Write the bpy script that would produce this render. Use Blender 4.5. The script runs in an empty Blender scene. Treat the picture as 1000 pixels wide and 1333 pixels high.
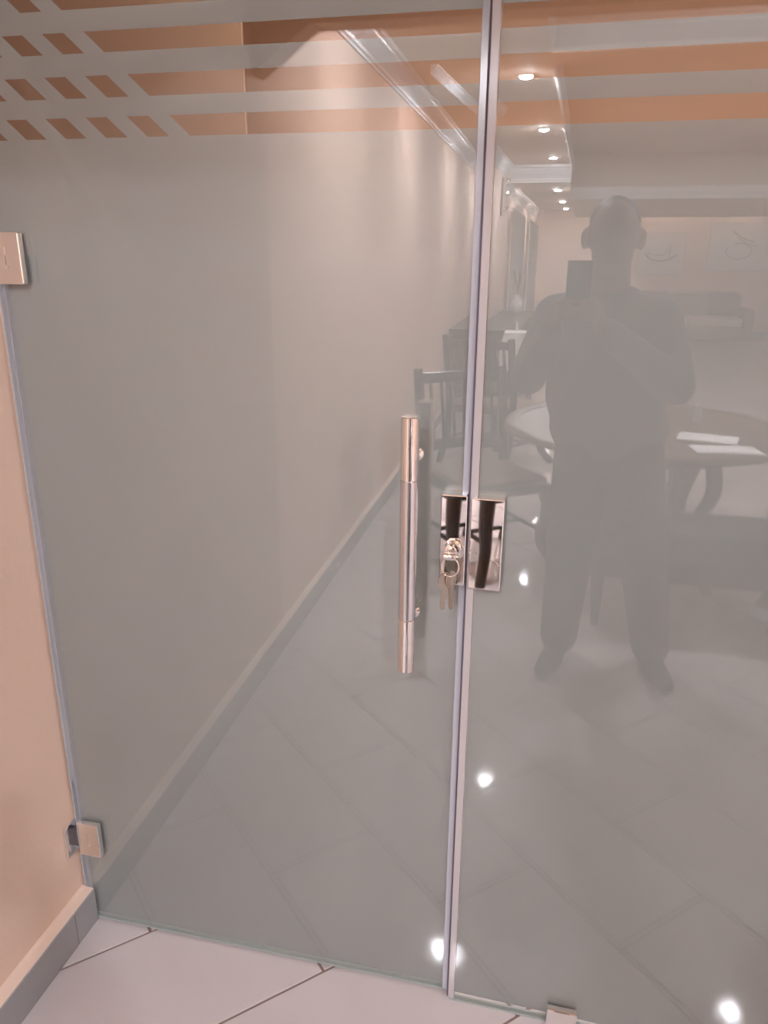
import bpy, bmesh, math, random
from mathutils import Vector, Matrix
random.seed(4)
PI = math.pi
R = math.radians
SC = bpy.context.scene
COL = SC.collection

# ------------------------------------------------------------------ camera, world, exposure
cam_data = bpy.data.cameras.new('camera')
cam = bpy.data.objects.new('camera', cam_data)
COL.objects.link(cam)
SC.camera = cam
cam_data.sensor_fit = 'HORIZONTAL'
cam_data.sensor_width = 36.0
cam_data.lens = 1005.0 / 1000.0 * 36.0
cam_data.clip_start = 0.005
yaw, pitch, roll = R(-13.8), R(18.5), R(0.45)
fw = Vector((math.sin(yaw) * math.cos(pitch), math.cos(yaw) * math.cos(pitch), -math.sin(pitch)))
rt = Vector((math.cos(yaw), -math.sin(yaw), 0))
up = rt.cross(fw)
rt2 = math.cos(roll) * rt + math.sin(roll) * up
up2 = -math.sin(roll) * rt + math.cos(roll) * up
CAM_Z = 1.55
cam.matrix_world = Matrix(((rt2.x, up2.x, -fw.x, 0), (rt2.y, up2.y, -fw.y, 0), (rt2.z, up2.z, -fw.z, CAM_Z), (0, 0, 0, 1)))

world = bpy.data.worlds.new('world')
SC.world = world
world.use_nodes = True
world.node_tree.nodes['Background'].inputs[0].default_value = (0.5, 0.52, 0.55, 1)
world.node_tree.nodes['Background'].inputs[1].default_value = 0.05
SC.view_settings.view_transform = 'Standard'
SC.view_settings.look = 'None'
SC.view_settings.gamma = 1.0
SC.view_settings.use_curve_mapping = False
SC.view_settings.exposure = 0.0
SC.cycles.use_denoising = True
SC.cycles.sample_clamp_indirect = 120.0
LAMP = 2200.0          # radiance of every downlight lens
LAMP_COL = (0.955, 0.985, 1.05)

# ------------------------------------------------------------------ places
D = 1.268             # plane of the glass
XL = -1.055           # left wall
XR = 4.4
YB = -15.0
ZC = 2.8              # ceiling
ZS = 2.6              # soffit strip with the downlights
ZN = 2.708           # ceiling of the near tray
ZR = 2.26            # far soffit right of the light strip
ZF = 2.4              # lower soffit at the far end

# ------------------------------------------------------------------ materials
def mat(name, col, rough=0.5, metal=0.0, spec=0.5, noise=None, bump=None, coat=0.0):
    m = bpy.data.materials.new(name)
    m.use_nodes = True
    nt = m.node_tree
    b = nt.nodes['Principled BSDF']
    b.inputs['Base Color'].default_value = (*col, 1)
    b.inputs['Roughness'].default_value = rough
    b.inputs['Metallic'].default_value = metal
    b.inputs['Specular IOR Level'].default_value = spec
    b.inputs['Coat Weight'].default_value = coat
    if noise or bump:
        tc = nt.nodes.new('ShaderNodeTexCoord')
    if noise:
        scale, amt, detail = noise
        n = nt.nodes.new('ShaderNodeTexNoise')
        n.inputs['Scale'].default_value = scale
        n.inputs['Detail'].default_value = detail
        mx = nt.nodes.new('ShaderNodeMix'); mx.data_type = 'RGBA'
        mx.inputs[6].default_value = (*[c * (1 - amt) for c in col], 1)
        mx.inputs[7].default_value = (*[min(1, c * (1 + amt)) for c in col], 1)
        nt.links.new(tc.outputs['Object'], n.inputs['Vector'])
        nt.links.new(n.outputs['Fac'], mx.inputs[0])
        nt.links.new(mx.outputs[2], b.inputs['Base Color'])
    if bump:
        scale, dist = bump
        n2 = nt.nodes.new('ShaderNodeTexNoise')
        n2.inputs['Scale'].default_value = scale
        n2.inputs['Detail'].default_value = 4
        bp = nt.nodes.new('ShaderNodeBump')
        bp.inputs['Strength'].default_value = 0.35
        bp.inputs['Distance'].default_value = dist
        nt.links.new(tc.outputs['Object'], n2.inputs['Vector'])
        nt.links.new(n2.outputs['Fac'], bp.inputs['Height'])
        nt.links.new(bp.outputs['Normal'], b.inputs['Normal'])
    return m

def schlick(nt, f0):
    """Fresnel weight from the angle of view, the same on both faces of a thin pane."""
    g = nt.nodes.new('ShaderNodeNewGeometry')
    dp = nt.nodes.new('ShaderNodeVectorMath'); dp.operation = 'DOT_PRODUCT'
    nt.links.new(g.outputs['Normal'], dp.inputs[0]); nt.links.new(g.outputs['Incoming'], dp.inputs[1])
    def m(op, a, b=None):
        n = nt.nodes.new('ShaderNodeMath'); n.operation = op
        for i, v in ((0, a), (1, b)):
            if v is None: continue
            if isinstance(v, (int, float)): n.inputs[i].default_value = v
            else: nt.links.new(v, n.inputs[i])
        return n.outputs[0]
    c = m('ABSOLUTE', dp.outputs['Value'])
    p = m('POWER', m('SUBTRACT', 1.0, c), 5.0)
    return m('ADD', m('MULTIPLY', p, 1 - f0), f0)

def glass_mat():
    m = bpy.data.materials.new('clear_glass'); m.use_nodes = True
    nt = m.node_tree; nt.nodes.clear()
    out = nt.nodes.new('ShaderNodeOutputMaterial')
    tr = nt.nodes.new('ShaderNodeBsdfTransparent'); tr.inputs[0].default_value = (0.970, 0.972, 0.966, 1)
    gl = nt.nodes.new('ShaderNodeBsdfGlossy'); gl.inputs['Roughness'].default_value = 0.0
    gl.inputs[0].default_value = (1, 1, 1, 1)
    mx = nt.nodes.new('ShaderNodeMixShader')
    nt.links.new(schlick(nt, 0.072), mx.inputs[0])
    nt.links.new(tr.outputs[0], mx.inputs[1]); nt.links.new(gl.outputs[0], mx.inputs[2])
    nt.links.new(mx.outputs[0], out.inputs[0])
    return m

def film_mat(name, refl, trans, fac):
    m = bpy.data.materials.new(name); m.use_nodes = True
    nt = m.node_tree; nt.nodes.clear()
    out = nt.nodes.new('ShaderNodeOutputMaterial')
    df = nt.nodes.new('ShaderNodeBsdfDiffuse'); df.inputs[0].default_value = (*refl, 1)
    tl = nt.nodes.new('ShaderNodeBsdfTranslucent'); tl.inputs[0].default_value = (*trans, 1)
    mx = nt.nodes.new('ShaderNodeMixShader'); mx.inputs[0].default_value = fac
    nt.links.new(df.outputs[0], mx.inputs[1]); nt.links.new(tl.outputs[0], mx.inputs[2])
    nt.links.new(mx.outputs[0], out.inputs[0])
    return m

def emit_mat(name, col, strength):
    m = bpy.data.materials.new(name); m.use_nodes = True
    b = m.node_tree.nodes['Principled BSDF']
    b.inputs['Base Color'].default_value = (0.8, 0.8, 0.8, 1)
    b.inputs['Emission Color'].default_value = (*col, 1)
    b.inputs['Emission Strength'].default_value = strength
    return m

def brushed_mat():
    m = mat('brushed_steel', (0.74, 0.755, 0.79), 0.22, 1.0)
    b = m.node_tree.nodes['Principled BSDF']
    b.inputs['Anisotropic'].default_value = 0.3
    return m

def wood_mat(name, a, c, rough):
    m = bpy.data.materials.new(name); m.use_nodes = True
    nt = m.node_tree; b = nt.nodes['Principled BSDF']
    tc = nt.nodes.new('ShaderNodeTexCoord')
    mp = nt.nodes.new('ShaderNodeMapping'); mp.inputs['Scale'].default_value = (18, 18, 2.0)
    n = nt.nodes.new('ShaderNodeTexNoise'); n.inputs['Scale'].default_value = 2.0; n.inputs['Detail'].default_value = 5
    mx = nt.nodes.new('ShaderNodeMix'); mx.data_type = 'RGBA'
    mx.inputs[6].default_value = (*a, 1); mx.inputs[7].default_value = (*c, 1)
    nt.links.new(tc.outputs['Object'], mp.inputs[0]); nt.links.new(mp.outputs[0], n.inputs['Vector'])
    nt.links.new(n.outputs['Fac'], mx.inputs[0]); nt.links.new(mx.outputs[2], b.inputs['Base Color'])
    b.inputs['Roughness'].default_value = rough
    return m

M = {}
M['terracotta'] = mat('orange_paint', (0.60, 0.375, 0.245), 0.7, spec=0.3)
M['terracotta_shaded'] = mat('shaded_orange_paint', (0.25, 0.148, 0.094), 0.7, spec=0.3)  # same orange paint, with the pier's shade put into the colour
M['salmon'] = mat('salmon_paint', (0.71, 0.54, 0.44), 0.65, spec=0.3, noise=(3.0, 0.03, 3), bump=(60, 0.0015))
M['beige'] = mat('beige_paint', (0.89, 0.67, 0.55), 0.65, spec=0.3, noise=(2.0, 0.03, 3), bump=(60, 0.0015))
M['cream'] = mat('ceiling_paint', (0.82, 0.65, 0.51), 0.7, spec=0.3)
M['white'] = mat('white_gypsum', (0.92, 0.92, 0.94), 0.25)
M['gloss'] = mat('gloss_white_enamel', (0.95, 0.95, 0.95), 0.12, spec=1.0, coat=1.0)
M['tile'] = mat('floor_tile', (0.53, 0.48, 0.482), 0.045, spec=0.5, noise=(7.0, 0.05, 6))
M['skirt'] = mat('skirting_tile', (0.32, 0.322, 0.33), 0.28, noise=(9.0, 0.06, 5))
M['grout'] = mat('grout', (0.26, 0.18, 0.155), 0.9)
M['ledge'] = mat('painted_mortar', (0.72, 0.56, 0.47), 0.7, bump=(40, 0.002))
M['glass'] = glass_mat()
M['film'] = film_mat('frosted_film', (0.440, 0.468, 0.470), (0.555, 0.555, 0.550), 0.44)
M['seal'] = mat('clear_plastic_seal', (0.47, 0.475, 0.535), 0.15)
M['sealwarm'] = mat('yellowed_plastic_seal', (0.45, 0.42, 0.43), 0.15)
M['sealedge'] = mat('glass_edge_strip', (0.40, 0.41, 0.45), 0.2)
M['sealdark'] = mat('seal_shadow_gap', (0.10, 0.08, 0.12), 0.6)
M['sweep'] = film_mat('bottom_sweep', (0.50, 0.54, 0.52), (0.45, 0.5, 0.48), 0.4)
M['chrome'] = mat('chrome', (0.90, 0.89, 0.88), 0.025, 1.0)
M['steel'] = brushed_mat()
M['dkmetal'] = mat('dark_hinge_metal', (0.25, 0.24, 0.26), 0.25, 1.0)
M['keymetal'] = mat('nickel_key', (0.55, 0.50, 0.44), 0.25, 1.0, bump=(300, 0.0006))
M['lens'] = emit_mat('lamp_lens', LAMP_COL, LAMP)
M['lensdim'] = emit_mat('dim_lamp_lens', (1, 0.97, 0.95), 1900.0)
M['lenswash'] = emit_mat('wall_washer_lens', (1, 0.96, 0.92), 520.0)
M['bulb'] = emit_mat('sconce_bulb', (1, 0.93, 0.82), 60.0)
M['wood'] = wood_mat('dark_wood', (0.018, 0.012, 0.010), (0.045, 0.026, 0.018), 0.25)
M['brownwood'] = wood_mat('brown_wood', (0.09, 0.05, 0.03), (0.16, 0.09, 0.055), 0.4)
M['seatfab'] = mat('seat_fabric', (0.30, 0.22, 0.17), 0.9, bump=(200, 0.001))
M['darkfab'] = mat('charcoal_fabric', (0.045, 0.05, 0.055), 0.9, bump=(150, 0.001))
M['paper'] = mat('white_paper', (0.85, 0.85, 0.86), 0.7)
M['sofa'] = mat('sofa_fabric', (0.42, 0.30, 0.22), 0.9, bump=(120, 0.002))
M['sofalight'] = mat('sofa_piping', (0.70, 0.58, 0.46), 0.8)
M['cushion'] = mat('cushion_fabric', (0.34, 0.20, 0.12), 0.9)
M['curtain'] = mat('curtain_cloth', (0.88, 0.80, 0.74), 0.9)
M['canvas'] = mat('canvas', (0.78, 0.74, 0.72), 0.8, noise=(4.0, 0.10, 5))
M['ink'] = mat('brown_ink', (0.16, 0.10, 0.07), 0.7)
M['frame'] = mat('thin_frame', (0.62, 0.52, 0.44), 0.5)
M['tabletop'] = mat('glossy_table_top', (0.10, 0.075, 0.06), 0.06, coat=0.4)
M['skin'] = mat('skin', (0.36, 0.20, 0.13), 0.55)
M['hair'] = mat('black_hair', (0.02, 0.017, 0.015), 0.6)
M['shirt'] = mat('dark_shirt', (0.17, 0.15, 0.145), 0.9, bump=(90, 0.002))
M['trouser'] = mat('dark_trousers', (0.06, 0.062, 0.07), 0.9, bump=(90, 0.002))
M['shoe'] = mat('black_shoe', (0.03, 0.028, 0.027), 0.5)
M['eye'] = mat('eye_white', (0.35, 0.33, 0.31), 0.3)
M['phone'] = mat('phone_case', (0.02, 0.02, 0.022), 0.35)
M['lensglass'] = mat('camera_lens', (0.01, 0.01, 0.012), 0.05)
M['vase'] = mat('white_ceramic', (0.8, 0.78, 0.76), 0.2)
M['stem'] = mat('dry_stem', (0.20, 0.14, 0.09), 0.8)
M['bottleglass'] = mat('salt_glass', (0.45, 0.42, 0.40), 0.1)

# ------------------------------------------------------------------ helpers
def tag(o, label=None, cat=None, group=None, kind=None):
    if label: o['label'] = label
    if cat: o['category'] = cat
    if group: o['group'] = group
    if kind: o['kind'] = kind
    return o

def obj(name, bm, m, parent=None, smooth=False):
    me = bpy.data.meshes.new(name)
    bmesh.ops.recalc_face_normals(bm, faces=bm.faces[:])
    bm.to_mesh(me); bm.free()
    if smooth:
        for p in me.polygons: p.use_smooth = True
    me.materials.append(m)
    o = bpy.data.objects.new(name, me)
    COL.objects.link(o)
    if parent: o.parent = parent
    return o

FLAT = {'lock_case', 'glass_plate', 'rear_plate', 'wall_plate', 'knuckle', 'clamp_plate', 'back_plate', 'case'}
def auto(o, ang=35):
    """smooth shading that keeps the sharp edges; flat plates stay flat"""
    if o.name.split('.')[0] in FLAT: return o
    me = o.data
    for p in me.polygons: p.use_smooth = True
    bm = bmesh.new(); bm.from_mesh(me)
    for e in bm.edges:
        e.smooth = not (len(e.link_faces) == 2 and e.calc_face_angle(0) > R(ang))
    bm.to_mesh(me); bm.free()
    return o

def empty(name, loc=(0, 0, 0), rz=0.0):
    o = bpy.data.objects.new(name, None)
    COL.objects.link(o)
    o.empty_display_size = 0.05
    o.location = loc; o.rotation_euler = (0, 0, rz)
    return o

def add_box(bm, a, b, bev=0.0, seg=2):
    n = bmesh.new()
    bmesh.ops.create_cube(n, size=1)
    for v in n.verts:
        v.co = Vector([(a[i] + b[i]) / 2 + v.co[i] * (b[i] - a[i]) for i in range(3)])
    if bev: bmesh.ops.bevel(n, geom=n.edges[:], offset=bev, segments=seg, affect='EDGES', profile=0.5)
    merge(bm, n)

def merge(bm, n, mtx=None):
    if mtx is not None: n.transform(mtx)
    me = bpy.data.meshes.new('tmp'); n.to_mesh(me); n.free()
    bm.from_mesh(me); bpy.data.meshes.remove(me)

def box(a, b, bev=0.0, seg=2):
    bm = bmesh.new(); add_box(bm, a, b, bev, seg); return bm

def add_lathe(bm, prof, loc=(0, 0, 0), axis='Z', seg=28):
    n = bmesh.new()
    rings = []
    for r, z in prof:
        rings.append([n.verts.new((r * math.cos(2 * PI * k / seg), r * math.sin(2 * PI * k / seg), z)) for k in range(seg)])
    for a, b in zip(rings, rings[1:]):
        for k in range(seg):
            n.faces.new((a[k], a[(k + 1) % seg], b[(k + 1) % seg], b[k]))
    n.faces.new(rings[0][::-1]); n.faces.new(rings[-1])
    mt = Matrix.Translation(loc)
    if axis == 'Y': mt = mt @ Matrix.Rotation(R(90), 4, 'X')      # +z of the profile turns to -y
    if axis == 'X': mt = mt @ Matrix.Rotation(R(90), 4, 'Y')
    merge(bm, n, mt)

def lathe(prof, loc=(0, 0, 0), axis='Z', seg=28):
    bm = bmesh.new(); add_lathe(bm, prof, loc, axis, seg); return bm

def add_tube(bm, pts, rad, seg=10, closed=False):
    pts = [Vector(p) for p in pts]
    rads = rad if isinstance(rad, (list, tuple)) else [rad] * len(pts)
    n = len(pts); rings = []
    prev = None
    for i, p in enumerate(pts):
        if closed: t = pts[(i + 1) % n] - pts[i - 1]
        else: t = pts[min(i + 1, n - 1)] - pts[max(i - 1, 0)]
        t.normalize()
        if prev is None:
            a = Vector((0, 0, 1)) if abs(t.z) < 0.9 else Vector((1, 0, 0))
            nn = t.cross(a).normalized()
        else:
            nn = (prev - t * prev.dot(t)).normalized()
        prev = nn
        b = t.cross(nn)
        rings.append([bm.verts.new(p + (nn * math.cos(2 * PI * k / seg) + b * math.sin(2 * PI * k / seg)) * rads[i]) for k in range(seg)])
    pairs = list(zip(rings, rings[1:]))
    if closed: pairs.append((rings[-1], rings[0]))
    for a, b in pairs:
        for k in range(seg):
            bm.faces.new((a[k], a[(k + 1) % seg], b[(k + 1) % seg], b[k]))
    if not closed:
        bm.faces.new(rings[0][::-1]); bm.faces.new(rings[-1])

def tube(pts, rad, seg=10, closed=False):
    bm = bmesh.new(); add_tube(bm, pts, rad, seg, closed); return bm

def add_prism(bm, poly, axis, lo, hi):
    """extrude a 2-D outline along an axis; the outline is in the other two axes, in xyz order"""
    def P(p, w):
        q = list(p); q.insert(axis, w); return q
    a = [bm.verts.new(P(p, lo)) for p in poly]
    b = [bm.verts.new(P(p, hi)) for p in poly]
    bm.faces.new(a[::-1]); bm.faces.new(b)
    k = len(poly)
    for i in range(k): bm.faces.new((a[i], a[(i + 1) % k], b[(i + 1) % k], b[i]))

def prism(poly, axis, lo, hi):
    bm = bmesh.new(); add_prism(bm, poly, axis, lo, hi); return bm

def copy_tree(o, parent=None):
    c = o.copy(); COL.objects.link(c); c.parent = parent
    for ch in list(o.children): copy_tree(ch, c)
    return c

def spline(pts, n=8):
    pts = [Vector(p) for p in pts]; out = []
    for i in range(len(pts) - 1):
        p0 = pts[max(i - 1, 0)]; p1 = pts[i]; p2 = pts[i + 1]; p3 = pts[min(i + 2, len(pts) - 1)]
        for k in range(n):
            t = k / n
            out.append(0.5 * ((2 * p1) + (p2 - p0) * t + (2 * p0 - 5 * p1 + 4 * p2 - p3) * t * t + (3 * p1 - p0 - 3 * p2 + p3) * t ** 3))
    out.append(pts[-1]); return out

# ------------------------------------------------------------------ the room shell
def struct(name, bm, m, label=None, parent=None):
    o = obj(name, bm, m, parent)
    if parent is None: tag(o, label, kind='structure')
    return o

YBR = 4.6     # far wall of the room behind the glass
GT = 2.30     # top of the glass
WT = 0.12
# left wall: salmon in the entrance bay, beige in the hall behind
wl = struct('wall_left', box((XL - WT, -0.2, 0), (XL, D + 0.012, ZC)), M['salmon'], 'salmon painted wall beside the frosted glass door')
struct('wall_hall_left', box((XL - WT, YB, 0), (XL, -0.2, ZC)), M['beige'], 'beige left wall of the hall seen only in the glass')
struct('wall_right', box((XR, YB, 0), (XR + WT, D, ZC)), M['beige'], 'beige right wall of the hall')
wb = struct('wall_back', box((XL, YB - WT, 0), (XR, YB, ZC)), M['beige'], 'beige end wall of the hall with two pictures')
# wall around the glass front
wf = bmesh.new()
add_box(wf, (XL, D - 0.02, GT), (1.0, D + 0.10, ZC))
add_box(wf, (1.0, D - 0.02, 0), (XR, D + 0.10, ZC))
add_box(wf, (-2.4, D + 0.02, 0), (XL - WT, D + 0.10, ZC))
struct('wall_front', wf, M['salmon'], 'salmon wall above and beside the glass front')
# room behind the glass
wr = bmesh.new()
add_box(wr, (-2.30, YBR, 0), (XR, YBR + WT, ZC))
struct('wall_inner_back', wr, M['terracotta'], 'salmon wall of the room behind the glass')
struct('wall_inner_pier', box((-2.30, 2.60, 0), (-1.115, 2.612, ZC)), M['terracotta_shaded'], 'salmon pier just behind the glass at left')
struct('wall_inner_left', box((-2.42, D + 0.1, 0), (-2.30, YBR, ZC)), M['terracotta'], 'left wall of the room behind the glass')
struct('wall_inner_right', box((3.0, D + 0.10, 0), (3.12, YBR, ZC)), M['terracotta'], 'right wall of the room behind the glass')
# ceiling
ceil = struct('ceiling', box((XL - 1.4, YB, ZC), (XR, YBR, ZC + 0.1)), M['cream'], 'cream ceiling with tray recesses')
obj('soffit', box((XL, -8.0, ZS), (-0.27, D, ZC)), M['cream'], ceil)
obj('soffit', box((-0.27, -2.62, ZS), (2.6, -2.28, ZC)), M['cream'], ceil)
obj('soffit', box((2.6, -8.9, ZS), (XR, D, ZC)), M['cream'], ceil)
obj('soffit', box((XL, -14.2, ZF), (-0.27, -8.0, ZC)), M['cream'], ceil)
obj('soffit', box((-0.27, -14.2, ZR), (XR, -8.9, ZC)), M['cream'], ceil)

# cornice mouldings: a stepped profile (out from the wall, up) run along a line
CROWN = [(0, 0), (0.010, 0), (0.012, 0.012), (0.022, 0.016), (0.026, 0.030), (0.040, 0.046), (0.060, 0.066), (0.078, 0.092),
         (0.082, 0.104), (0.098, 0.108), (0.100, 0.130), (0, 0.130)]
def crown(p0, p1, out, z, k=1.0, prof=CROWN):
    p0 = Vector((*p0, z)); p1 = Vector((*p1, z)); o = Vector((*out, 0))
    bm = bmesh.new()
    a = [bm.verts.new(p0 + o * (u * k) + Vector((0, 0, v * k))) for u, v in prof]
    b = [bm.verts.new(p1 + o * (u * k) + Vector((0, 0, v * k))) for u, v in prof]
    n = len(prof)
    for i in range(n): bm.faces.new((a[i], a[(i + 1) % n], b[(i + 1) % n], b[i]))
    bm.faces.new(a[::-1]); bm.faces.new(b)
    return bm
obj('crown_moulding', crown((XL, -0.2), (XL, -8.0), (1, 0), ZS - 0.13), M['white'], ceil)
obj('crown_moulding', crown((XL, -8.1), (XL, YB), (1, 0), ZF - 0.13), M['white'], ceil)
obj('crown_moulding', crown((XL, -8.0), (-0.25, -8.0), (0, 1), ZF, 1.5), M['white'], ceil)
NEAR = [(0, 0), (0.012, 0), (0.018, 0.010), (0.045, 0.020), (0.085, 0.034), (0.125, 0.054), (0.135, 0.058), (0.137, 0.070), (0.158, 0.073), (0.160, 0.080), (0.178, 0.083), (0.185, 0.105), (0, 0.105)]
obj('crown_moulding', crown((-0.30, -2.28), (2.6, -2.28), (0, 1), ZS + 0.003, 1.0, NEAR), M['white'], ceil)
obj('soffit', box((-0.27, -2.28, ZN), (2.6, D - 0.02, ZC)), M['cream'], ceil)
obj('crown_moulding', crown((-0.27, -8.9), (2.6, -8.9), (0, 1), ZR, 1.15), M['white'], ceil)
obj('crown_moulding', crown((-0.27, -2.62), (-0.27, -8.9), (1, 0), ZS - 0.012, 0.42), M['white'], ceil)
obj('crown_moulding', crown((-0.27, D - 0.1), (-0.27, -2.2), (1, 0), ZS, 0.30), M['white'], ceil)
obj('crown_moulding', crown((2.6, -2.62), (2.6, -8.9), (-1, 0), ZS, 0.8), M['white'], ceil)
obj('crown_moulding', crown((-0.84, -2.45), (-0.70, -4.0), (1, 0), ZS - 0.055, 0.42), M['white'], ceil)
bead = bmesh.new()
add_tube(bead, [(-0.268, -2.62, ZS - 0.004), (-0.268, -8.9, ZS - 0.004)], 0.013, 10)
add_tube(bead, [(-0.268, -2.28, ZS - 0.004), (2.6, -2.28, ZS - 0.004)], 0.013, 10)
obj('edge_bead', bead, M['gloss'], ceil, True)
obj('cornice_lip', box((-0.375, -2.12, ZN - 0.022), (2.6, -2.080, ZN - 0.004), 0.003, 2), M['white'], ceil)
# beam across the entrance bay with a chamfered left corner
bb = bmesh.new()
zb = 2.235
add_prism(bb, [(XL, ZC), (XL, zb - 0.135), (XL + 0.005, zb - 0.135), (-0.854, zb), (XR, zb), (XR, ZC)], 1, -0.2, -0.1)
struct('trim_1', bb, M['salmon'], 'salmon beam over the entrance bay with chamfered corner')

# ------------------------------------------------------------------ floor: rectangular tiles in running bond at 45 degrees
TW = 0.4375 / math.sqrt(2)            # width of a course
TL = 2 * TW
GR = 0.0065
fl = tag(obj('floor', box((XL - 1.4, YB, -0.08), (XR, YBR, -0.004)), M['grout']), 'pale polished floor tiles laid on the diagonal with dark joints', kind='structure')
def clip(poly, axis, val, keep_less):
    out = []
    for i in range(len(poly)):
        a, b = poly[i], poly[(i + 1) % len(poly)]
        ia = (a[axis] <= val) if keep_less else (a[axis] >= val)
        ib = (b[axis] <= val) if keep_less else (b[axis] >= val)
        if ia: out.append(a)
        if ia != ib:
            t = (val - a[axis]) / (b[axis] - a[axis])
            out.append(tuple(a[k] + t * (b[k] - a[k]) for k in range(2)))
    return out
S2 = math.sqrt(2)
def uv2xy(u, v):          # u = x - y, v = x + y
    return ((u + v) / 2, (v - u) / 2)
full_mesh = None
rest = bmesh.new()
cands = []
for k in range(-12, 60):
    u0 = -2.1475 + 0.4375 * k
    off = 0.8225 if k % 2 == 0 else 0.385
    for j in range(-40, 14):
        v0 = off + 0.875 * j
        g = GR / 2 * S2
        q = [uv2xy(u0 + g, v0 + g), uv2xy(u0 + 0.4375 - g, v0 + g), uv2xy(u0 + 0.4375 - g, v0 + 0.875 - g), uv2xy(u0 + g, v0 + 0.875 - g)]
        c = (sum(p[0] for p in q) / 4, sum(p[1] for p in q) / 4)
        p = q
        for ax, val, less in ((0, XL + 0.002, 0), (0, XR - 0.002, 1), (1, YB + 0.002, 0), (1, YBR - 0.002, 1)):
            if p: p = clip(p, ax, val, less)
        if len(p) < 3: continue
        area = abs(sum(p[i][0] * p[(i + 1) % len(p)][1] - p[(i + 1) % len(p)][0] * p[i][1] for i in range(len(p)))) / 2
        if area < 0.002: continue
        cands.append((math.hypot(c[0] + 0.1, (c[1] - 0.4) * (1.0 if c[1] < D else 3.0)), c, p, len(p) == 4 and area > TW * TL * 0.955))
cands.sort(key=lambda t: t[0])
def tile_bm(bm, p, c, h):
    bot = [bm.verts.new((x - c[0], y - c[1], -0.02)) for x, y in p]
    e = 0.0015
    def shrink(x, y):
        dx, dy = c0[0] - x, c0[1] - y; l = math.hypot(dx, dy) or 1
        return (x + dx / l * e * 1.4 - c[0], y + dy / l * e * 1.4 - c[1])
    c0 = (sum(q[0] for q in p) / len(p), sum(q[1] for q in p) / len(p))
    mid = [bm.verts.new((x - c[0], y - c[1], h - 0.0012)) for x, y in p]
    top = [bm.verts.new((*shrink(x, y), h)) for x, y in p]
    n = len(p)
    for A, B in ((bot, mid), (mid, top)):
        for i in range(n): bm.faces.new((A[i], A[(i + 1) % n], B[(i + 1) % n], B[i]))
    bm.faces.new(top)
for i, (d, c, p, whole) in enumerate(cands):
    if i < 300:
        if whole and full_mesh is not None:
            o = bpy.data.objects.new('tile', full_mesh); COL.objects.link(o); o.parent = fl
            o.location = (c[0], c[1], 0)
        else:
            cc = c
            bm = bmesh.new(); tile_bm(bm, p, cc, 0.0)
            o = obj('tile', bm, M['tile'], fl); o.location = (cc[0], cc[1], 0)
            if whole: full_mesh = o.data
    else:
        tile_bm(rest, p, (0, 0), 0.0)
r_ = obj('far_tiles', rest, M['tile'], fl); r_['kind'] = 'stuff'

# skirting along the left wall: tile pieces with a sloping mortar ledge on top
SKT = 0.0318; SKH = 0.094
base = tag(empty('baseboard_left', (XL, 0, 0)), 'grey tile skirting under the salmon wall with a painted mortar ledge', kind='structure')
skm = None
edges = [D] + [1.1895 - 0.62 * k for k in range(0, 27)]
for hi, lo in zip(edges, edges[1:]):
    if lo < YB: break
    if abs((hi - lo) - 0.62) < 1e-6 and skm is not None:
        o = bpy.data.objects.new('skirting_tile', skm); COL.objects.link(o); o.parent = base
    else:
        o = obj('skirting_tile', box((0.0, -(hi - lo) + 0.0022, 0.0), (SKT, 0, SKH), 0.0012, 1), M['skirt'], base)
        if hi != D: skm = o.data
    o.location = (0, hi, 0)
obj('joint_filler', box((0.0, YB, 0.0), (SKT - 0.002, D, SKH - 0.002)), M['grout'], base)
obj('mortar_ledge', prism([(0.0, SKH - 0.006), (SKT - 0.001, SKH - 0.003), (SKT - 0.003, SKH + 0.0005), (0.010, SKH + 0.001), (0.0, SKH + 0.004)], 1, YB, D), M['ledge'], base)
bbk = tag(empty('baseboard_back', (0, YB, 0)), 'grey skirting along the end wall', kind='structure')
obj('skirting_tile', box((XL, 0, 0), (XR, 0.012, SKH)), M['skirt'], bbk)

# ------------------------------------------------------------------ glass front: door leaf and fixed pane
GTH = 0.010
ROWS = [(0.012, 1.732), (1.764, 1.793), (1.826, 1.859), (1.890, 1.922), (1.955, 1.987), (2.02, GT - 0.004)]   # frosted heights
CLEAR = [(1.732, 1.764), (1.793, 1.826), (1.859, 1.890), (1.922, 1.955), (1.987, 2.02)]
def frosted(parent, x0, x1, wx0, bars):
    """frosted film on the rear face; wx0 is where local x = 0 stands in the room"""
    y0, y1 = GTH + 0.0006, GTH + 0.0011
    for i, (a, b) in enumerate(ROWS):
        obj('frosted_film' if i == 0 else 'frosted_band', box((x0, y0, a), (x1, y1, b)), M['film'], parent)
    if bars:
        for za, zb_ in CLEAR:
            s = 1.290
            while True:
                lo, hi = s - 0.037, s
                k_ = 1.12
                poly = [(lo - k_ * zb_ - wx0, zb_), (hi - k_ * zb_ - wx0, zb_), (hi - k_ * za - wx0, za), (lo - k_ * za - wx0, za)]
                if max(p[0] for p in poly) < x0 + 0.002: break
                poly = clip(poly, 0, x0, False)
                if len(poly) >= 3:
                    obj('frosted_bar', prism(poly, 1, y0, y1), M['film'], parent)
                s -= 0.077
HX = -1.050
door = empty('door_1', (HX, D, 0), R(1.0))
tag(door, 'frosted glass door leaf with a long steel pull handle and chrome lock', 'glass door', kind='structure')
DW = 0.886
obj('glass_pane', box((0.004, 0, 0.010), (DW, GTH, GT)), M['glass'], door)
frosted(door, 0.016, DW - 0.011, HX, True)
obj('edge_seal', box((0.0005, 0.0, 0.010), (0.0155, GTH + 0.002, GT), 0.0008, 1), M['sealedge'], door)
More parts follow.
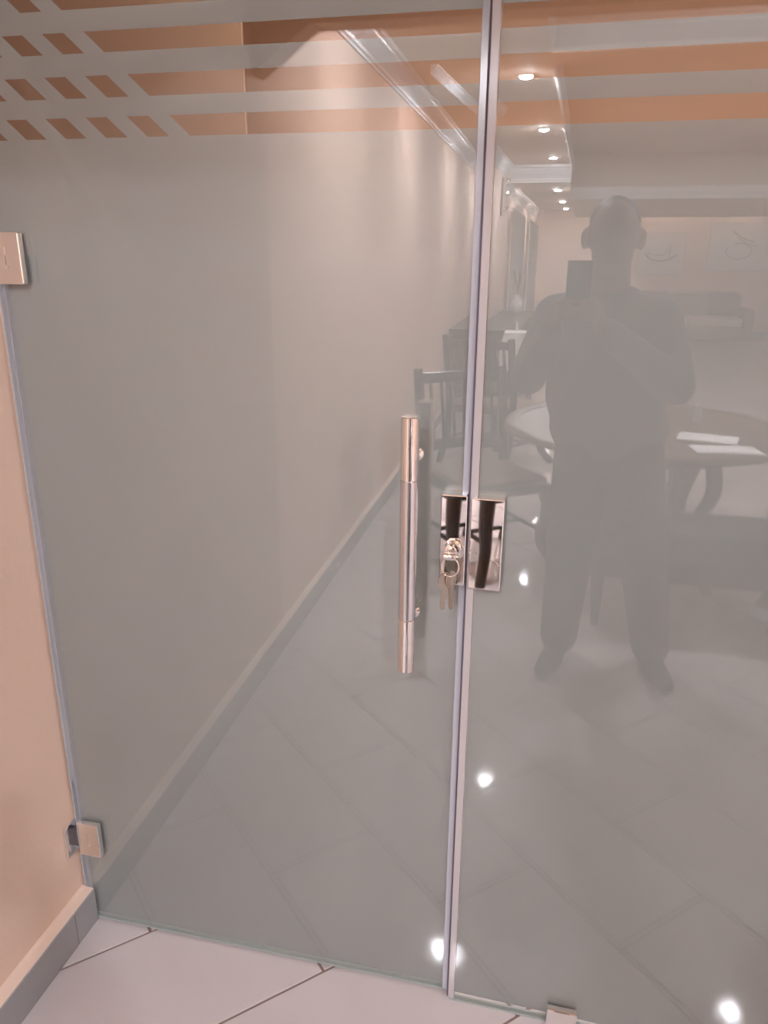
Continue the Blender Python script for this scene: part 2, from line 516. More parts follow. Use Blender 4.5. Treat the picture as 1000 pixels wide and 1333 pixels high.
obj('edge_seal', box((DW - 0.0105, -0.0006, 0.010), (DW + 0.001, GTH + 0.003, GT), 0.0008, 1), M['seal'], door)
obj('bottom_sweep', box((0.004, -0.0006, 0.006), (DW, GTH + 0.003, 0.0100), 0.0006, 1), M['sweep'], door)

PX0 = -0.157; PX1 = 1.0
win = empty('window_1', (PX0, D, 0))
tag(win, 'fixed frosted glass pane to the right of the door', 'glass panel', kind='structure')
obj('glass_pane', box((0.0, 0, 0.004), (PX1 - PX0, GTH, GT)), M['glass'], win)
frosted(win, 0.012, PX1 - PX0, PX0, False)
obj('edge_seal', box((-0.0015, -0.0006, 0.004), (0.0115, GTH + 0.003, GT), 0.0008, 1), M['sealwarm'], win)
obj('gap_shade_strip', box((-0.0045, 0.003, 0.004), (-0.0015, GTH + 0.012, GT)), M['sealdark'], win)  # dark strip standing in for the shade in the open joint
obj('bottom_seal', box((0.0, -0.0012, 0.0), (PX1 - PX0, GTH + 0.003, 0.0040), 0.0006, 1), M['sweep'], win)

# pull handle (in the leaf's own frame: x from the hinge edge, -y towards the room)
hx = -0.256 - HX
hyl = -0.055 - 0.0139           # the leaf swings back, so its face is 14 mm behind the frame line here
hyl = -0.068
handle = empty('pull_handle', (hx, hyl, 0)); handle.parent = door
def cyl_prof(r, z0, z1, b=0.0015):
    return [(r - b, z0), (r, z0 + b), (r, z1 - b), (r - b, z1)]
auto(obj('polished_end', lathe(cyl_prof(0.0158, 1.192, 1.300), seg=40), M['chrome'], handle))
auto(obj('brushed_grip', lathe(cyl_prof(0.0156, 0.938, 1.192, 0.0006), seg=40), M['steel'], handle))
auto(obj('polished_end', lathe(cyl_prof(0.0158, 0.834, 0.938), seg=40), M['chrome'], handle))
for z in (1.222, 0.922):
    pr = [(0.008, 0.0), (0.008, 0.056), (0.0125, 0.058), (0.0135, 0.060), (0.0135, 0.0645), (0.0125, 0.0655)]
    bm = lathe(pr, (0.0, 0.0015, z), 'Y', 24)
    for v in bm.verts: v.co.y = 0.0015 + (0.0015 - v.co.y)     # standoff runs back to the glass
    auto(obj('standoff', bm, M['chrome'], handle))

# lock: one chrome case on the leaf, its strike case on the fixed pane
def lock_case(parent, a, b):
    c = auto(obj('lock_case', box(a, b, 0.0018, 2), M['chrome'], parent))
    return c
lc = lock_case(door, (-0.0230, -0.0275, 0.990), (0.0230, 0.0275, 1.157))
lc.location = (-0.1855 - HX, 0.0045, 0); lc.rotation_euler = (0, 0, R(0.30))
auto(obj('lock_cylinder', lathe([(0.0150, 0.0), (0.0150, 0.003), (0.0125, 0.0045), (0.0125, 0.014), (0.0115, 0.0155), (0.0085, 0.016), (0.0085, 0.0185), (0.007, 0.0195)],
     (0.0010, -0.0275, 1.061), 'Y', 28), M['chrome'], lc))
sc_ = lock_case(win, (-0.0285, -0.0200, 0.990), (0.0285, 0.0200, 1.157))
sc_.location = (-0.126 - PX0, 0.0035, 0); sc_.rotation_euler = (0, 0, R(-0.72))     # the case sits a touch skewed on its glass

# hinges on the left edge, wall plate + glass plate + knuckle
for z0 in (0.205, 1.492):
    h = empty('hinge', (0, 0, z0)); h.parent = door
    auto(obj('glass_plate', box((0.012, -0.0155, 0.0), (0.068, -0.0006, 0.090), 0.003, 3), M['chrome'], h))
    auto(obj('rear_plate', box((0.012, GTH + 0.0015, 0.0), (0.068, GTH + 0.015, 0.090), 0.003, 2), M['chrome'], h))
    auto(obj('wall_plate', box((-0.0045, -0.040, 0.004), (-0.0003, 0.028, 0.086), 0.0012, 2), M['chrome'], h))
    auto(obj('knuckle', box((-0.001, -0.0145, 0.022), (0.0125, -0.0010, 0.070), 0.002, 2), M['dkmetal'], h))
    auto(obj('cover_screw', lathe([(0.003, 0), (0.003, 0.0012), (0.002, 0.0016)], (0.040, -0.0155, 0.030), 'Y', 12), M['chrome'], h))
    obj('plate_groove', box((0.036, -0.0160, 0.034), (0.0375, -0.0152, 0.064)), M['chrome'], h)
# clamp under the fixed pane
cl = empty('bottom_clamp', (0.052 - PX0, 0, 0)); cl.parent = win
auto(obj('clamp_plate', box((0, -0.016, 0.0005), (0.062, -0.001, 0.052), 0.0025, 2), M['chrome'], cl))
auto(obj('clamp_plate', box((0, GTH + 0.0015, 0.0005), (0.062, GTH + 0.015, 0.052), 0.0025, 2), M['chrome'], cl))

# keys: one turned in the lock, two hanging from its ring
def key_shape(bm, off):
    """a key hanging down from a ring hole at the origin, flat in xz"""
    n = bmesh.new()
    outer = []
    for k in range(25):
        a = R(-55 + 290 * k / 24)
        outer.append((0.0105 * math.cos(a), -0.008 + 0.0115 * math.sin(a)))
    blade = [(-0.0042, -0.021), (-0.0042, -0.044), (-0.0020, -0.048), (0.0012, -0.048), (0.0038, -0.0445), (0.0022, -0.0415), (0.0038, -0.038), (0.0020, -0.035),
             (0.0040, -0.032), (0.0030, -0.029), (0.0042, -0.026), (0.0042, -0.021)]
    poly = outer + blade
    add_prism(n, poly, 1, -0.001, 0.001)
    merge(bm, n, off)
keys = empty('key_set', (-0.1845, D - 0.053 + 0.016, 1.058)); keys.scale = (1.3, 1.15, 1.4)
tag(keys, 'ring with two nickel keys hanging from the chrome door lock', 'keys')
obj('key_bow', box((-0.0095, -0.012, -0.0045), (0.0095, -0.0005, 0.0045), 0.004, 3), M['chrome'], keys, True)
rp = [(0.002 + 0.0115 * math.cos(2 * PI * k / 24), -0.008 + 0.003 * math.sin(2 * PI * k / 24), -0.0135 + 0.0115 * math.sin(2 * PI * k / 24)) for k in range(24)]
obj('split_ring', tube(rp, 0.0009, 8, True), M['chrome'], keys, True)
b1 = bmesh.new(); key_shape(b1, Matrix.Translation((-0.003, -0.009, -0.024)) @ Matrix.Rotation(R(4), 4, 'Y') @ Matrix.Rotation(R(25), 4, 'Z'))
obj('key', b1, M['keymetal'], keys)
b2 = bmesh.new(); key_shape(b2, Matrix.Translation((0.003, -0.005, -0.023)) @ Matrix.Rotation(R(-2), 4, 'Y') @ Matrix.Rotation(R(60), 4, 'Z'))
obj('key', b2, M['keymetal'], keys)

tag(obj('door_stop', lathe([(0.010, 0), (0.010, 0.008), (0.007, 0.012), (0.003, 0.014)], (0, 0, 0), 'X', 16), M['white'], None, True),
    'small white stud on the grey skirting seen in the door glass', 'door stop').location = (XL + SKT, -0.94, 0.045)

# ------------------------------------------------------------------ downlights (surface ring, recessed lens)
dl = empty('downlight', (0, 0, 0))
ring_prof = [(0.044, 0.0), (0.056, 0.0), (0.059, -0.002), (0.057, -0.006), (0.050, -0.008), (0.044, -0.005)]
n = bmesh.new(); seg = 32
rg = [[n.verts.new((r * math.cos(2 * PI * k / seg), r * math.sin(2 * PI * k / seg), z)) for k in range(seg)] for r, z in ring_prof]
for i in range(len(rg)):
    a, b = rg[i], rg[(i + 1) % len(rg)]
    for k in range(seg): n.faces.new((a[k], a[(k + 1) % seg], b[(k + 1) % seg], b[k]))
obj('trim_ring', n, M['steel'], dl, True)
n = lathe([(0.0415, 0.0), (0.0410, -0.006), (0.036, -0.012), (0.024, -0.017), (0.008, -0.0195)], seg=20)
bmesh.ops.recalc_face_normals(n, faces=n.faces[:])
for f in n.faces: f.smooth = True
lens = bpy.data.meshes.new('lens'); n.to_mesh(lens); n.free(); lens.materials.append(M['lens'])
lo = bpy.data.objects.new('lens', lens); COL.objects.link(lo); lo.parent = dl
LIGHTS = [(-0.45, -1.15, ZS, 'round downlight in the left soffit nearest the glass, just out of frame'),
          (-0.45, -2.88, ZS, 'largest downlight mirrored right of the joint, first of the row'),
          (-0.45, -5.08, ZS, 'second downlight down the mirrored row from the top'),
          (-0.45, -7.20, ZS, 'third mirrored downlight, just above the cross cornice'),
          (-0.45, -9.15, ZF, 'first of three small downlights beyond the cross cornice'),
          (-0.45, -11.6, ZF, 'middle of three small downlights beyond the cross cornice'),
          (-0.45, -13.7, ZF, 'farthest small downlight beyond the cross cornice'),
          (1.20, -1.26, ZN, 'downlight in the near ceiling tray over the round table'),
          (3.30, -1.15, ZS, 'right soffit downlight nearest the glass front'),
          (3.30, -3.6, ZS, 'right soffit downlight second from the glass front'),
          (3.30, -6.2, ZS, 'right soffit downlight third from the glass front'),
          (0.30, -14.6, ZC, 'left wall washer in the slot over the pale pictures'),
          (1.55, -14.6, ZC, 'middle wall washer in the slot over the pale pictures'),
          (2.90, -14.6, ZC, 'right wall washer in the slot over the pale pictures'),
          (1.1, 2.15, ZC, 'right downlight in the room behind the glass'),
          (-0.45, 2.15, ZC, 'added left lamp behind the glass, lighting the frosted film from the rear')]  # unseen extra lamp, added to brighten the film from behind
for i, (x, y, z, lb) in enumerate(LIGHTS):
    o = dl if i == 0 else copy_tree(dl)
    o.location = (x, y, z)
    tag(o, lb, 'downlight', 'ceiling downlights')
    if y > D or y < -14.3:
        for c in o.children:
            if c.name.startswith('lens'):
                c.data = c.data.copy(); c.data.materials[0] = M['lensdim' if y > D else 'lenswash']

# wall sconce on the left wall
sx = empty('wall_sconce', (XL, -7.6, 2.0)); tag(sx, 'slim chrome wall sconce with three lamps, mirrored beside the joint', 'wall lamp')
auto(obj('back_plate', box((0, -0.06, 0), (0.02, 0.06, 0.43), 0.006, 2), M['brownwood'], sx))
for z in (0.06, 0.20, 0.37):
    a = auto(obj('arm', tube([(0.018, 0, z), (0.06, 0, z), (0.075, 0, z + 0.02)], 0.008, 8), M['chrome'], sx), 60)
    obj('cup', lathe([(0.010, 0), (0.028, 0.012), (0.034, 0.035), (0.032, 0.036), (0.024, 0.014), (0.006, 0.006)], (0.075, 0, z + 0.015), 'Z', 16), M['chrome'], sx, True)
obj('bulb', lathe([(0.004, 0), (0.012, 0.008), (0.014, 0.02), (0.008, 0.032), (0.002, 0.036)], (0.075, 0, 0.235), 'Z', 12), M['bulb'], sx, True)

# ------------------------------------------------------------------ furniture
def round_table(name, loc, rad, label):
    t = empty(name, loc); tag(t, label, 'table')
    auto(obj('table_top', lathe([(rad - 0.06, 0.705), (rad - 0.01, 0.712), (rad, 0.722), (rad, 0.738), (rad - 0.008, 0.745), (rad - 0.07, 0.746), (rad - 0.072, 0.744), (0.02, 0.744)], (0, 0, 0), 'Z', 56), M['tabletop'], t))
    auto(obj('table_rim', lathe([(rad - 0.075, 0.7445), (rad - 0.072, 0.750), (rad - 0.055, 0.752), (rad - 0.02, 0.750), (rad - 0.006, 0.7455)], (0, 0, 0), 'Z', 56), M['brownwood'], t))
    auto(obj('apron', lathe([(rad * 0.62, 0.63), (rad * 0.64, 0.64), (rad * 0.64, 0.705), (rad * 0.60, 0.706)], (0, 0, 0), 'Z', 40), M['wood'], t))
    for k in range(4):
        a = R(45 + 90 * k)
        c, s = math.cos(a), math.sin(a)
        pts = spline([(c * rad * 0.58, s * rad * 0.58, 0.66), (c * rad * 0.62, s * rad * 0.62, 0.50), (c * rad * 0.50, s * rad * 0.50, 0.28), (c * rad * 0.62, s * rad * 0.62, 0.08), (c * rad * 0.70, s * rad * 0.70, 0.0)], 6)
        nn = len(pts)
        rr = [0.040 - 0.018 * i / (nn - 1) for i in range(nn)]
        obj('leg', tube(pts, rr, 10), M['wood'], t, True)
    pts = []
    sh = bmesh.new()
    add_tube(sh, [(-rad * 0.36, -rad * 0.36, 0.27), (rad * 0.36, rad * 0.36, 0.27)], 0.016, 8)
    add_tube(sh, [(rad * 0.36, -rad * 0.36, 0.27), (-rad * 0.36, rad * 0.36, 0.27)], 0.016, 8)
    obj('stretcher', sh, M['wood'], t, True)
    return t
round_table('round_table', (0.36, -1.47, 0), 0.70, 'round dark table with raised rim mirrored behind the standing person')

def make_chair():
    t = empty('dining_chair', (0, 0, 0))
    # faces +y, seat 0.44 x 0.44
    for sx_ in (-1, 1):
        pts = spline([(sx_ * 0.20, 0.20, 0.43), (sx_ * 0.215, 0.215, 0.30), (sx_ * 0.20, 0.195, 0.14), (sx_ * 0.265, 0.270, 0.0)], 6)
        nn = len(pts)
        obj('front_leg', tube(pts, [0.042 - 0.016 * i / (nn - 1) for i in range(nn)], 9), M['wood'], t, True)
        pts = spline([(sx_ * 0.20, -0.27, 0.98), (sx_ * 0.20, -0.225, 0.70), (sx_ * 0.20, -0.195, 0.45), (sx_ * 0.20, -0.215, 0.22), (sx_ * 0.205, -0.30, 0.0)], 6)
        obj('rear_leg', tube(pts, 0.027, 9), M['wood'], t, True)
    obj('seat_frame', box((-0.225, -0.215, 0.405), (0.225, 0.225, 0.450), 0.008, 2), M['wood'], t)
    sp = obj('seat_pad', box((-0.21, -0.195, 0.448), (0.21, 0.212, 0.485), 0.016, 3), M['seatfab'], t, True)
    for z, y in ((0.93, -0.262), (0.58, -0.207)):
        obj('back_rail', box((-0.195, y - 0.012, z - 0.028), (0.195, y + 0.012, z + 0.028), 0.006, 2), M['wood'], t)
    for k in range(5):
        x = -0.13 + 0.065 * k
        obj('back_slat', tube([(x, -0.207, 0.60), (x, -0.228, 0.75), (x, -0.258, 0.91)], 0.010, 8), M['wood'], t, True)
    sr = bmesh.new()
    add_tube(sr, [(-0.20, 0.19, 0.19), (-0.20, -0.22, 0.19)], 0.012, 8); add_tube(sr, [(0.20, 0.19, 0.19), (0.20, -0.22, 0.19)], 0.012, 8)
    add_tube(sr, [(-0.20, 0.0, 0.19), (0.20, 0.0, 0.19)], 0.012, 8)
    obj('stretcher', sr, M['wood'], t, True)
    return t
ch = make_chair()
CH = [(-0.385, -1.35, -38, 'dark curved-leg chair mirrored in the chrome lock, left of the round table'),
      (1.22, -1.28, 97, 'dark slatted chair at the right of the round table'),
      (0.45, -2.42, 5, 'dark slatted chair on the far side of the round table'),
      (-0.50, -3.4, -150, 'dark slatted chair turned away behind the left chair')]
for i, (x, y, a, lb) in enumerate(CH):
    o = ch if i == 0 else copy_tree(ch)
    o.location = (x, y, 0); o.rotation_euler = (0, 0, R(a))
    tag(o, lb, 'chair', 'dark slatted dining chairs')

def sheet(name, loc, rz, w, d, label, cat):
    bm = bmesh.new()
    for i in range(3):
        add_box(bm, (-w / 2 + 0.004 * i, -d / 2, 0.0015 * i), (w / 2 - 0.003 * i, d / 2 - 0.004 * i, 0.0015 * i + 0.0012))
    o = obj(name, bm, M['paper']); o.location = loc; o.rotation_euler = (0, 0, R(rz)); tag(o, label, cat); return o
sheet('paper_sheet', (0.62, -1.22, 0.7475), 12, 0.26, 0.17, 'white sheets lying on the round table, farther from the glass', 'paper')
sheet('paper_sheet', (0.66, -0.98, 0.7525), -8, 0.28, 0.14, 'white sheets on the round table edge nearest the glass', 'paper')
tb = empty('salt_shaker', (0.62, -1.62, 0.745)); tag(tb, 'small glass shaker with a bright cap on the round table', 'shaker')
auto(obj('body', lathe([(0.02, 0), (0.026, 0.004), (0.022, 0.05), (0.016, 0.075)], seg=16), M['bottleglass'], tb))
obj('cap', lathe([(0.018, 0.074), (0.019, 0.078), (0.016, 0.098), (0.006, 0.104)], seg=16), M['chrome'], tb, True)

# dark sideboard along the left wall with a white bag and a vase of stems
sb = empty('sideboard', (XL, -6.6, 0)); tag(sb, 'long dark sideboard along the hall left wall', 'sideboard')
obj('carcass', box((0.02, -1.6, 0.10), (0.44, 1.25, 0.80), 0.004, 1), M['brownwood'], sb)
obj('top', box((0.012, -1.63, 0.80), (0.47, 1.28, 0.84), 0.006, 2), M['wood'], sb)
for k in range(4):
    y0 = -1.57 + 0.70 * k
    dr = obj('door', box((0.438, y0, 0.13), (0.456, y0 + 0.67, 0.77), 0.004, 1), M['brownwood'], sb)
    obj('knob', lathe([(0.006, 0), (0.012, 0.010), (0.014, 0.018), (0.006, 0.024)], (0.455, y0 + 0.60, 0.46), 'X', 12), M['chrome'], dr, True)
for x in (0.06, 0.40):
    for y in (-1.54, 1.18):
        obj('leg', lathe([(0.018, 0), (0.026, 0.10)], (x, y, 0.0), 'Z', 12), M['wood'], sb, True)
st = empty('stool', (-0.56, -4.78, 0)); tag(st, 'low dark stool carrying a white bag', 'stool')
obj('seat', box((-0.19, -0.19, 0.50), (0.19, 0.19, 0.54), 0.008, 2), M['wood'], st)
for x in (-0.15, 0.15):
    for y in (-0.15, 0.15):
        obj('leg', lathe([(0.014, 0), (0.022, 0.50)], (x, y, 0), 'Z', 10), M['wood'], st, True)
bn = empty('bench', (0.62, -0.80, 0)); tag(bn, 'low dark upholstered bench along the near side of the round table', 'bench')
obj('seat', box((-0.52, -0.17, 0.33), (0.62, 0.17, 0.47), 0.03, 3), M['darkfab'], bn, True)
obj('apron', box((-0.49, -0.15, 0.24), (0.59, 0.15, 0.335), 0.004, 1), M['wood'], bn)
for x in (-0.45, 0.55):
    for y in (-0.12, 0.12):
        obj('leg', lathe([(0.016, 0), (0.026, 0.25)], (x, y, 0), 'Z', 10), M['wood'], bn, True)
bg = empty('paper_bag', (-0.56, -4.78, 0.54)); tag(bg, 'crumpled white bag standing on a low dark stool', 'bag')
n = bmesh.new(); bmesh.ops.create_cube(n, size=1)
bmesh.ops.subdivide_edges(n, edges=n.edges[:], cuts=4, use_grid_fill=True)
for v in n.verts:
    w = 1 - 0.25 * max(0, v.co.z + 0.1)
    v.co = Vector((v.co.x * 0.26 * w, v.co.y * 0.34 * w, (v.co.z + 0.5) * 0.34)) + Vector((random.uniform(-1, 1), random.uniform(-1, 1), 0)) * 0.014
obj('body', n, M['paper'], bg)
obj('handle', tube(spline([(0, -0.06, 0.33), (0, -0.04, 0.42), (0, 0.04, 0.42), (0, 0.06, 0.33)], 5), 0.005, 6), M['paper'], bg, True)
vs = empty('vase', (XL + 0.26, -7.6, 0.84)); tag(vs, 'pale vase holding dry stems on the sideboard end', 'vase')
obj('body', lathe([(0.05, 0), (0.08, 0.06), (0.075, 0.14), (0.035, 0.20), (0.045, 0.23), (0.04, 0.23), (0.028, 0.20)], seg=20), M['vase'], vs, True)
for k in range(5):
    a = k * 1.3
    obj('stem', tube(spline([(0, 0, 0.19), (0.02 * math.cos(a), 0.02 * math.sin(a), 0.35), (0.07 * math.cos(a), 0.07 * math.sin(a), 0.52)], 4), 0.005, 6), M['stem'], vs, True)

# curtain panels on the left wall near the far end
for i, (y0, y1, lb) in enumerate(((-10.6, -8.6, 'pale pleated curtain on the left wall, nearer the glass'), (-14.2, -12.2, 'pale pleated curtain on the left wall at the far corner'))):
    c = empty('curtain', (XL + 0.06, y0, 0.05)); tag(c, lb, 'curtain')
    n = bmesh.new(); N = 60; W = y1 - y0
    rows = []
    for z in (0.0, 1.0, 2.05):
        rows.append([n.verts.new((0.035 * math.sin(2 * PI * 9 * k / N) + 0.012 * math.sin(7.3 * k / N * 2 * PI + z), W * k / N, z)) for k in range(N + 1)])
    for a, b in zip(rows, rows[1:]):
        for k in range(N): n.faces.new((a[k], a[k + 1], b[k + 1], b[k]))
    bmesh.ops.solidify(n, geom=n.faces[:], thickness=0.004)
    obj('cloth', n, M['curtain'], c, True)
    obj('rod', tube([(0.0, -0.08, 2.08), (0.0, W + 0.08, 2.08)], 0.012, 8), M['steel'], c, True)

# sofas in front of the end wall
def make_sofa():
    s = empty('sofa', (0, 0, 0))
    obj('base', box((-1.0, -0.42, 0.06), (1.0, 0.42, 0.30), 0.03, 3), M['sofa'], s, True)
    obj('backrest', box((-1.0, -0.46, 0.28), (1.0, -0.24, 0.88), 0.05, 3), M['sofa'], s, True)
    obj('armrest', box((-1.14, -0.44, 0.06), (-0.96, 0.42, 0.62), 0.05, 3), M['sofa'], s, True)
    obj('armrest', box((0.96, -0.44, 0.06), (1.14, 0.42, 0.62), 0.05, 3), M['sofa'], s, True)
    for x in (-0.95, 0.01):
        obj('seat_cushion', box((x, -0.22, 0.30), (x + 0.94, 0.44, 0.47), 0.04, 3), M['sofalight'], s, True)
    return s
so = make_sofa()
for i, (x, y, a, lb) in enumerate(((1.95, -13.6, 0, 'brown sofa under the pale pictures on the end wall'), (3.75, -11.6, 90, 'brown sofa along the right wall'))):
    o = so if i == 0 else copy_tree(so)
    o.location = (x, y, 0); o.rotation_euler = (0, 0, R(a)); tag(o, lb, 'sofa', 'brown sofas')
for i, (x, lb) in enumerate(((1.35, 'rust cushion on the left half of the sofa'), (2.6, 'rust cushion on the right half of the sofa'))):
    n = bmesh.new(); bmesh.ops.create_cube(n, size=1)
    bmesh.ops.subdivide_edges(n, edges=n.edges[:], cuts=5, use_grid_fill=True)
    for v in n.verts:
        r = max(abs(v.co.x), abs(v.co.z)) * 2
        v.co = Vector((v.co.x * 0.44, v.co.y * 0.20 * (1.05 - 0.85 * r ** 3), v.co.z * 0.44))
    c = obj('cushion', n, M['cushion'], None, True); c.location = (x, -13.70, 0.70); c.rotation_euler = (R(-14), 0, 0)
    tag(c, lb, 'cushion', 'rust cushions')

# two pale calligraphic pictures on the end wall
def picture(x0, x1, z0, z1, label, strokes):
    w, h = x1 - x0, z1 - z0
    p = empty('picture', (x0, YB, z0)); tag(p, label, 'picture')
    obj('canvas', box((0, 0, 0), (w, 0.03, h), 0.003, 1), M['canvas'], p)
    fr = bmesh.new()
    for a, b in (((-0.02, 0, -0.02), (0, 0.036, h + 0.02)), ((w, 0, -0.02), (w + 0.02, 0.036, h + 0.02)), ((0, 0, -0.02), (w, 0.036, 0)), ((0, 0, h), (w, 0.036, h + 0.02))):
        add_box(fr, a, b)
    obj('frame', fr, M['frame'], p)
    for st, r in strokes:
        pts = spline([(u * w, 0.033, v * h) for u, v in st], 6)
        bm = tube(pts, r, 6)
        for v in bm.verts: v.co.y = 0.030 + (v.co.y - 0.033) * 0.15 + 0.0015
        obj('brush_stroke', bm, M['ink'], p)
oval = [(0.42 + 0.18 * math.cos(R(a)), 0.42 + 0.17 * math.sin(R(a))) for a in range(150, 500, 25)]
picture(1.05, 1.93, 1.19, 1.98, 'pale picture with a boat-like brush stroke beside the mirrored head',
        [([(0.15, 0.5), (0.3, 0.36), (0.6, 0.34), (0.85, 0.48)], 0.016), ([(0.2, 0.62), (0.25, 0.5), (0.55, 0.48), (0.62, 0.66)], 0.008), ([(0.7, 0.75), (0.68, 0.5), (0.75, 0.32)], 0.008)])
picture(2.40, 3.72, 1.28, 2.16, 'pale picture with an oval and slanting brush strokes, farther right',
        [(oval, 0.010), ([(0.30, 0.85), (0.45, 0.70), (0.62, 0.62)], 0.014), ([(0.38, 0.72), (0.5, 0.60), (0.66, 0.52)], 0.010), ([(0.8, 0.3), (0.9, 0.5), (0.95, 0.7)], 0.008)])

# ------------------------------------------------------------------ the photographer
def capsule(bm, a, b, ra, rb, seg=14):
    a, b = Vector(a), Vector(b)
    d = b - a; L = d.length; d.normalize()
    q = d.to_track_quat('Z', 'Y').to_matrix().to_4x4()
    prof = []
    for k in range(0, 7): t = -90 + 15 * k; prof.append((max(0.0006, ra * math.cos(R(t))), ra * math.sin(R(t))))
    for k in range(0, 7): t = 15 * k; prof.append((max(0.0006, rb * math.cos(R(t))), L + rb * math.sin(R(t))))
    n = bmesh.new()
    rings = [[n.verts.new((r * math.cos(2 * PI * k / seg), r * math.sin(2 * PI * k / seg), z)) for k in range(seg)] for r, z in prof]
    for A, B in zip(rings, rings[1:]):
        for k in range(seg): n.faces.new((A[k], A[(k + 1) % seg], B[(k + 1) % seg], B[k]))
    n.faces.new(rings[0][::-1]); n.faces.new(rings[-1])
    merge(bm, n, Matrix.Translation(a) @ q)

def ball(bm, c, r, rot=None):
    n = bmesh.new(); bmesh.ops.create_uvsphere(n, u_segments=24, v_segments=14, radius=1)
    m = Matrix.Translation(c) @ (rot or Matrix.Identity(4)) @ Matrix.Diagonal((*r, 1))
    merge(bm, n, m)

def blob(name, bm, m, parent, voxel, smooth_it=4):
    o = obj(name, bm, m, parent, True)
    r = o.modifiers.new('remesh', 'REMESH'); r.mode = 'VOXEL'; r.voxel_size = voxel; r.use_smooth_shade = True
    s = o.modifiers.new('smooth', 'SMOOTH'); s.iterations = smooth_it; s.factor = 0.5
    return o

person = empty('person', (0.10, -0.32, 0))
tag(person, 'standing person in dark shirt and trousers holding up a phone, mirrored in the glass', 'person')
def P(x, y, z): return Vector((x - 0.10, y + 0.32, z))
hd = P(0.085, -0.30, 1.605)
chest, waist, hip = P(0.09, -0.33, 1.24), P(0.11, -0.33, 1.08), P(0.13, -0.33, 0.95)
shL, shR = P(-0.085, -0.33, 1.345), P(0.265, -0.33, 1.345)
elL, elR = P(-0.165, -0.25, 1.14), P(0.335, -0.25, 1.13)
wrL, wrR = P(-0.085, -0.045, 1.335), P(0.065, -0.045, 1.335)
hpL, hpR = P(0.055, -0.33, 0.93), P(0.215, -0.33, 0.93)
knL, knR = P(0.035, -0.30, 0.50), P(0.30, -0.30, 0.50)
anL, anR = P(0.02, -0.33, 0.085), P(0.37, -0.33, 0.085)
body = bmesh.new()
ball(body, hd + Vector((0, 0, 0.02)), (0.084, 0.100, 0.108))
ball(body, hd + Vector((0, 0.025, -0.05)), (0.068, 0.074, 0.068))            # jaw
capsule(body, hd + Vector((0, 0.088, 0.015)), hd + Vector((0, 0.104, -0.018)), 0.009, 0.014)   # nose
capsule(body, hd + Vector((-0.022, 0.082, -0.052)), hd + Vector((0.022, 0.082, -0.052)), 0.009, 0.009)  # lips
ball(body, hd + Vector((0, 0.080, -0.085)), (0.022, 0.020, 0.018))           # chin
ball(body, hd + Vector((0, 0.083, 0.036)), (0.050, 0.012, 0.010))            # brow
for s in (-1, 1):
    ball(body, hd + Vector((s * 0.091, -0.004, -0.002)), (0.015, 0.022, 0.036), Matrix.Rotation(R(s * 20), 4, 'Z'))   # ears
    ball(body, hd + Vector((s * 0.045, 0.062, -0.014)), (0.024, 0.022, 0.020))
capsule(body, hd + Vector((0, -0.015, -0.06)), P(0.088, -0.335, 1.385), 0.066, 0.074)    # neck
ball(body, chest + Vector((0, 0, 0.03)), (0.165, 0.105, 0.17)); ball(body, waist, (0.145, 0.105, 0.16)); ball(body, hip, (0.155, 0.11, 0.12))
for sh, el, wr, s in ((shL, elL, wrL, -1), (shR, elR, wrR, 1)):
    capsule(body, P(0.09, -0.335, 1.385), sh, 0.055, 0.056); capsule(body, sh, el, 0.050, 0.040); capsule(body, el, wr, 0.040, 0.026)
for hp, kn, an in ((hpL, knL, anL), (hpR, knR, anR)):
    capsule(body, hp, kn, 0.080, 0.054); capsule(body, kn, kn * 0.45 + an * 0.55 + Vector((0, -0.02, 0)), 0.050, 0.050); capsule(body, kn * 0.45 + an * 0.55 + Vector((0, -0.02, 0)), an, 0.048, 0.030)
    capsule(body, an + Vector((0, 0, -0.035)), an + Vector((0, 0.05, -0.050)), 0.026, 0.020)
# hands: palms beside the phone, four fingers behind its back, thumb along its screen side
PHX0, PHX1 = -0.052, 0.023
for wr, s, edge in ((wrL, -1, PHX0), (wrR, 1, PHX1)):
    palm = P(edge + s * 0.022, -0.030, 1.385)
    capsule(body, wr, palm, 0.024, 0.022)
    capsule(body, palm + Vector((0, 0.006, 0.016)), palm + Vector((0, 0.006, -0.020)), 0.019, 0.018)
    for k in range(4):
        z = 1.412 - 0.0175 * k
        ln = (0.030, 0.034, 0.032, 0.025)[k]
        a = P(edge + s * 0.016, -0.020, z); b = P(edge + s * 0.012, 0.004, z + 0.002); c = P(edge - s * ln * 0.55, 0.0085, z + 0.003); e = P(edge - s * ln, 0.0080, z + 0.001)
        capsule(body, a, b, 0.0085, 0.0080, 10); capsule(body, b, c, 0.0080, 0.0072, 10); capsule(body, c, e, 0.0072, 0.0064, 10)
    t0 = P(edge + s * 0.016, -0.034, 1.392); t1 = P(edge + s * 0.004, -0.034, 1.425); t2 = P(edge - s * 0.014, -0.031, 1.445)
    capsule(body, t0, t1, 0.011, 0.0095, 10); capsule(body, t1, t2, 0.0092, 0.0078, 10)
blob('body', body, M['skin'], person, 0.0050, 3)
shirt = bmesh.new()
ball(shirt, chest + Vector((0, 0, 0.035)), (0.205, 0.125, 0.19)); ball(shirt, waist, (0.215, 0.130, 0.20)); ball(shirt, hip + Vector((0, 0, 0.01)), (0.212, 0.135, 0.15))
for sh, el, wr in ((shL, elL, wrL), (shR, elR, wrR)):
    capsule(shirt, P(0.09, -0.335, 1.385), sh, 0.070, 0.078); capsule(shirt, sh, el, 0.076, 0.066); capsule(shirt, el, wr * 0.92 + el * 0.08, 0.066, 0.046)
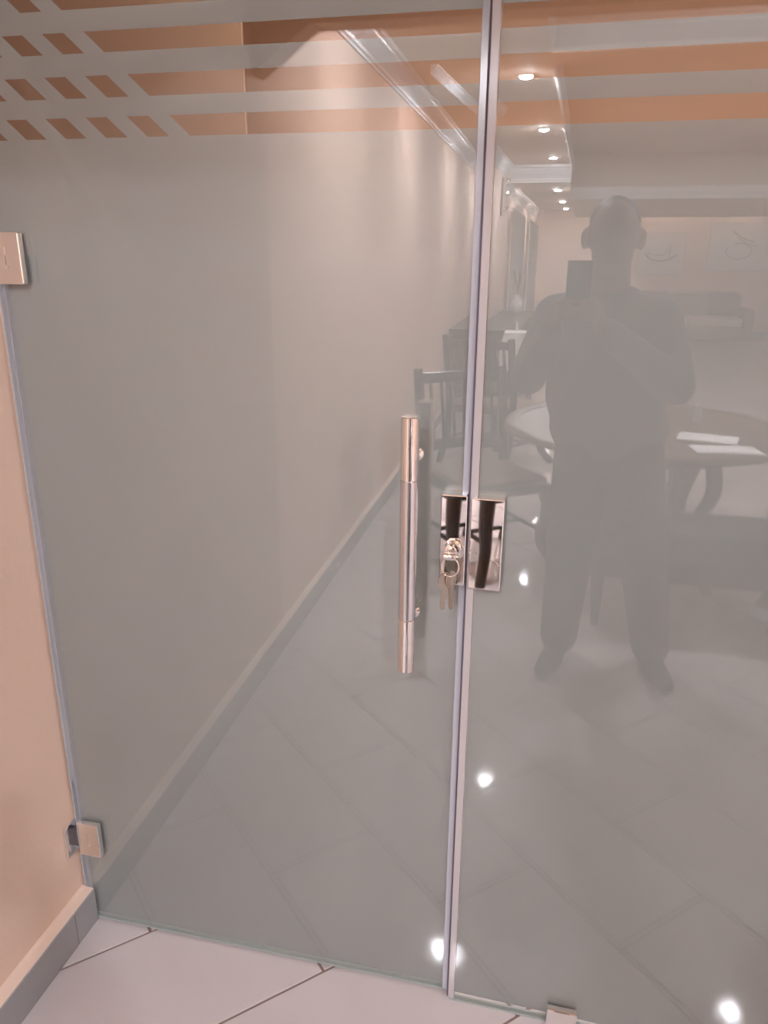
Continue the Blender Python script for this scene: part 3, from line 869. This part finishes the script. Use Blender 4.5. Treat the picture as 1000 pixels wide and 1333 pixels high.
capsule(shirt, P(0.088, -0.335, 1.38), P(0.088, -0.330, 1.415), 0.080, 0.068)
blob('shirt', shirt, M['shirt'], person, 0.010, 3)
tr = bmesh.new()
ball(tr, hip + Vector((0, 0, -0.02)), (0.162, 0.118, 0.13))
for hp, kn, an in ((hpL, knL, anL), (hpR, knR, anR)):
    capsule(tr, hp, kn, 0.112, 0.092); capsule(tr, kn, an + Vector((0, 0, 0.02)), 0.090, 0.074)
blob('trousers', tr, M['trouser'], person, 0.010, 3)
for an, s in ((anL, -1), (anR, 1)):
    f = bmesh.new()
    d = Vector((s * 0.05, 0.17, 0))
    capsule(f, an + Vector((0, -0.03, -0.040)), an + d + Vector((0, 0, -0.052)), 0.045, 0.033)
    capsule(f, an + Vector((0, -0.01, -0.02)), an + Vector((0, 0.0, 0.01)), 0.050, 0.048)
    ball(f, an + d * 0.55 + Vector((0, 0, -0.060)), (0.046, 0.11, 0.022), Matrix.Rotation(R(-s * 16), 4, 'Z'))
    blob('shoe', f, M['shoe'], person, 0.006, 2)
hr = bmesh.new()
ball(hr, hd + Vector((0, -0.010, 0.026)), (0.087, 0.099, 0.108))
cut = [v for v in hr.verts if (v.co - hd).y > 0.055 and (v.co - hd).z < 0.080 or (v.co - hd).z < 0.050 and (v.co - hd).y > -0.040 or (v.co - hd).z < -0.03]
bmesh.ops.delete(hr, geom=cut, context='VERTS')
bmesh.ops.recalc_face_normals(hr, faces=hr.faces[:])
bmesh.ops.solidify(hr, geom=hr.faces[:], thickness=0.006)
obj('hair', hr, M['hair'], person, True)
for s in (-1, 1):
    e = bmesh.new(); ball(e, hd + Vector((s * 0.031, 0.080, 0.016)), (0.013, 0.011, 0.009)); obj('eye', e, M['eye'], person, True)

ph = empty('smartphone', (0, -0.022, 1.378)); tag(ph, 'black smartphone held upright in front of the mirrored person', 'phone')
auto(obj('case', box((PHX0, 0.006, 0.0), (PHX1, 0.0155, 0.157), 0.004, 3), M['phone'], ph))
obj('screen', box((PHX0 + 0.003, 0.0045, 0.004), (PHX1 - 0.003, 0.0062, 0.153), 0.0005, 1), M['lensglass'], ph)
for z in (0.140, 0.122):
    obj('camera_lens', lathe([(0.006, 0), (0.006, -0.002), (0.005, -0.0025)], (PHX0 + 0.014, 0.0150, z), 'Y', 14), M['lensglass'], ph, True)
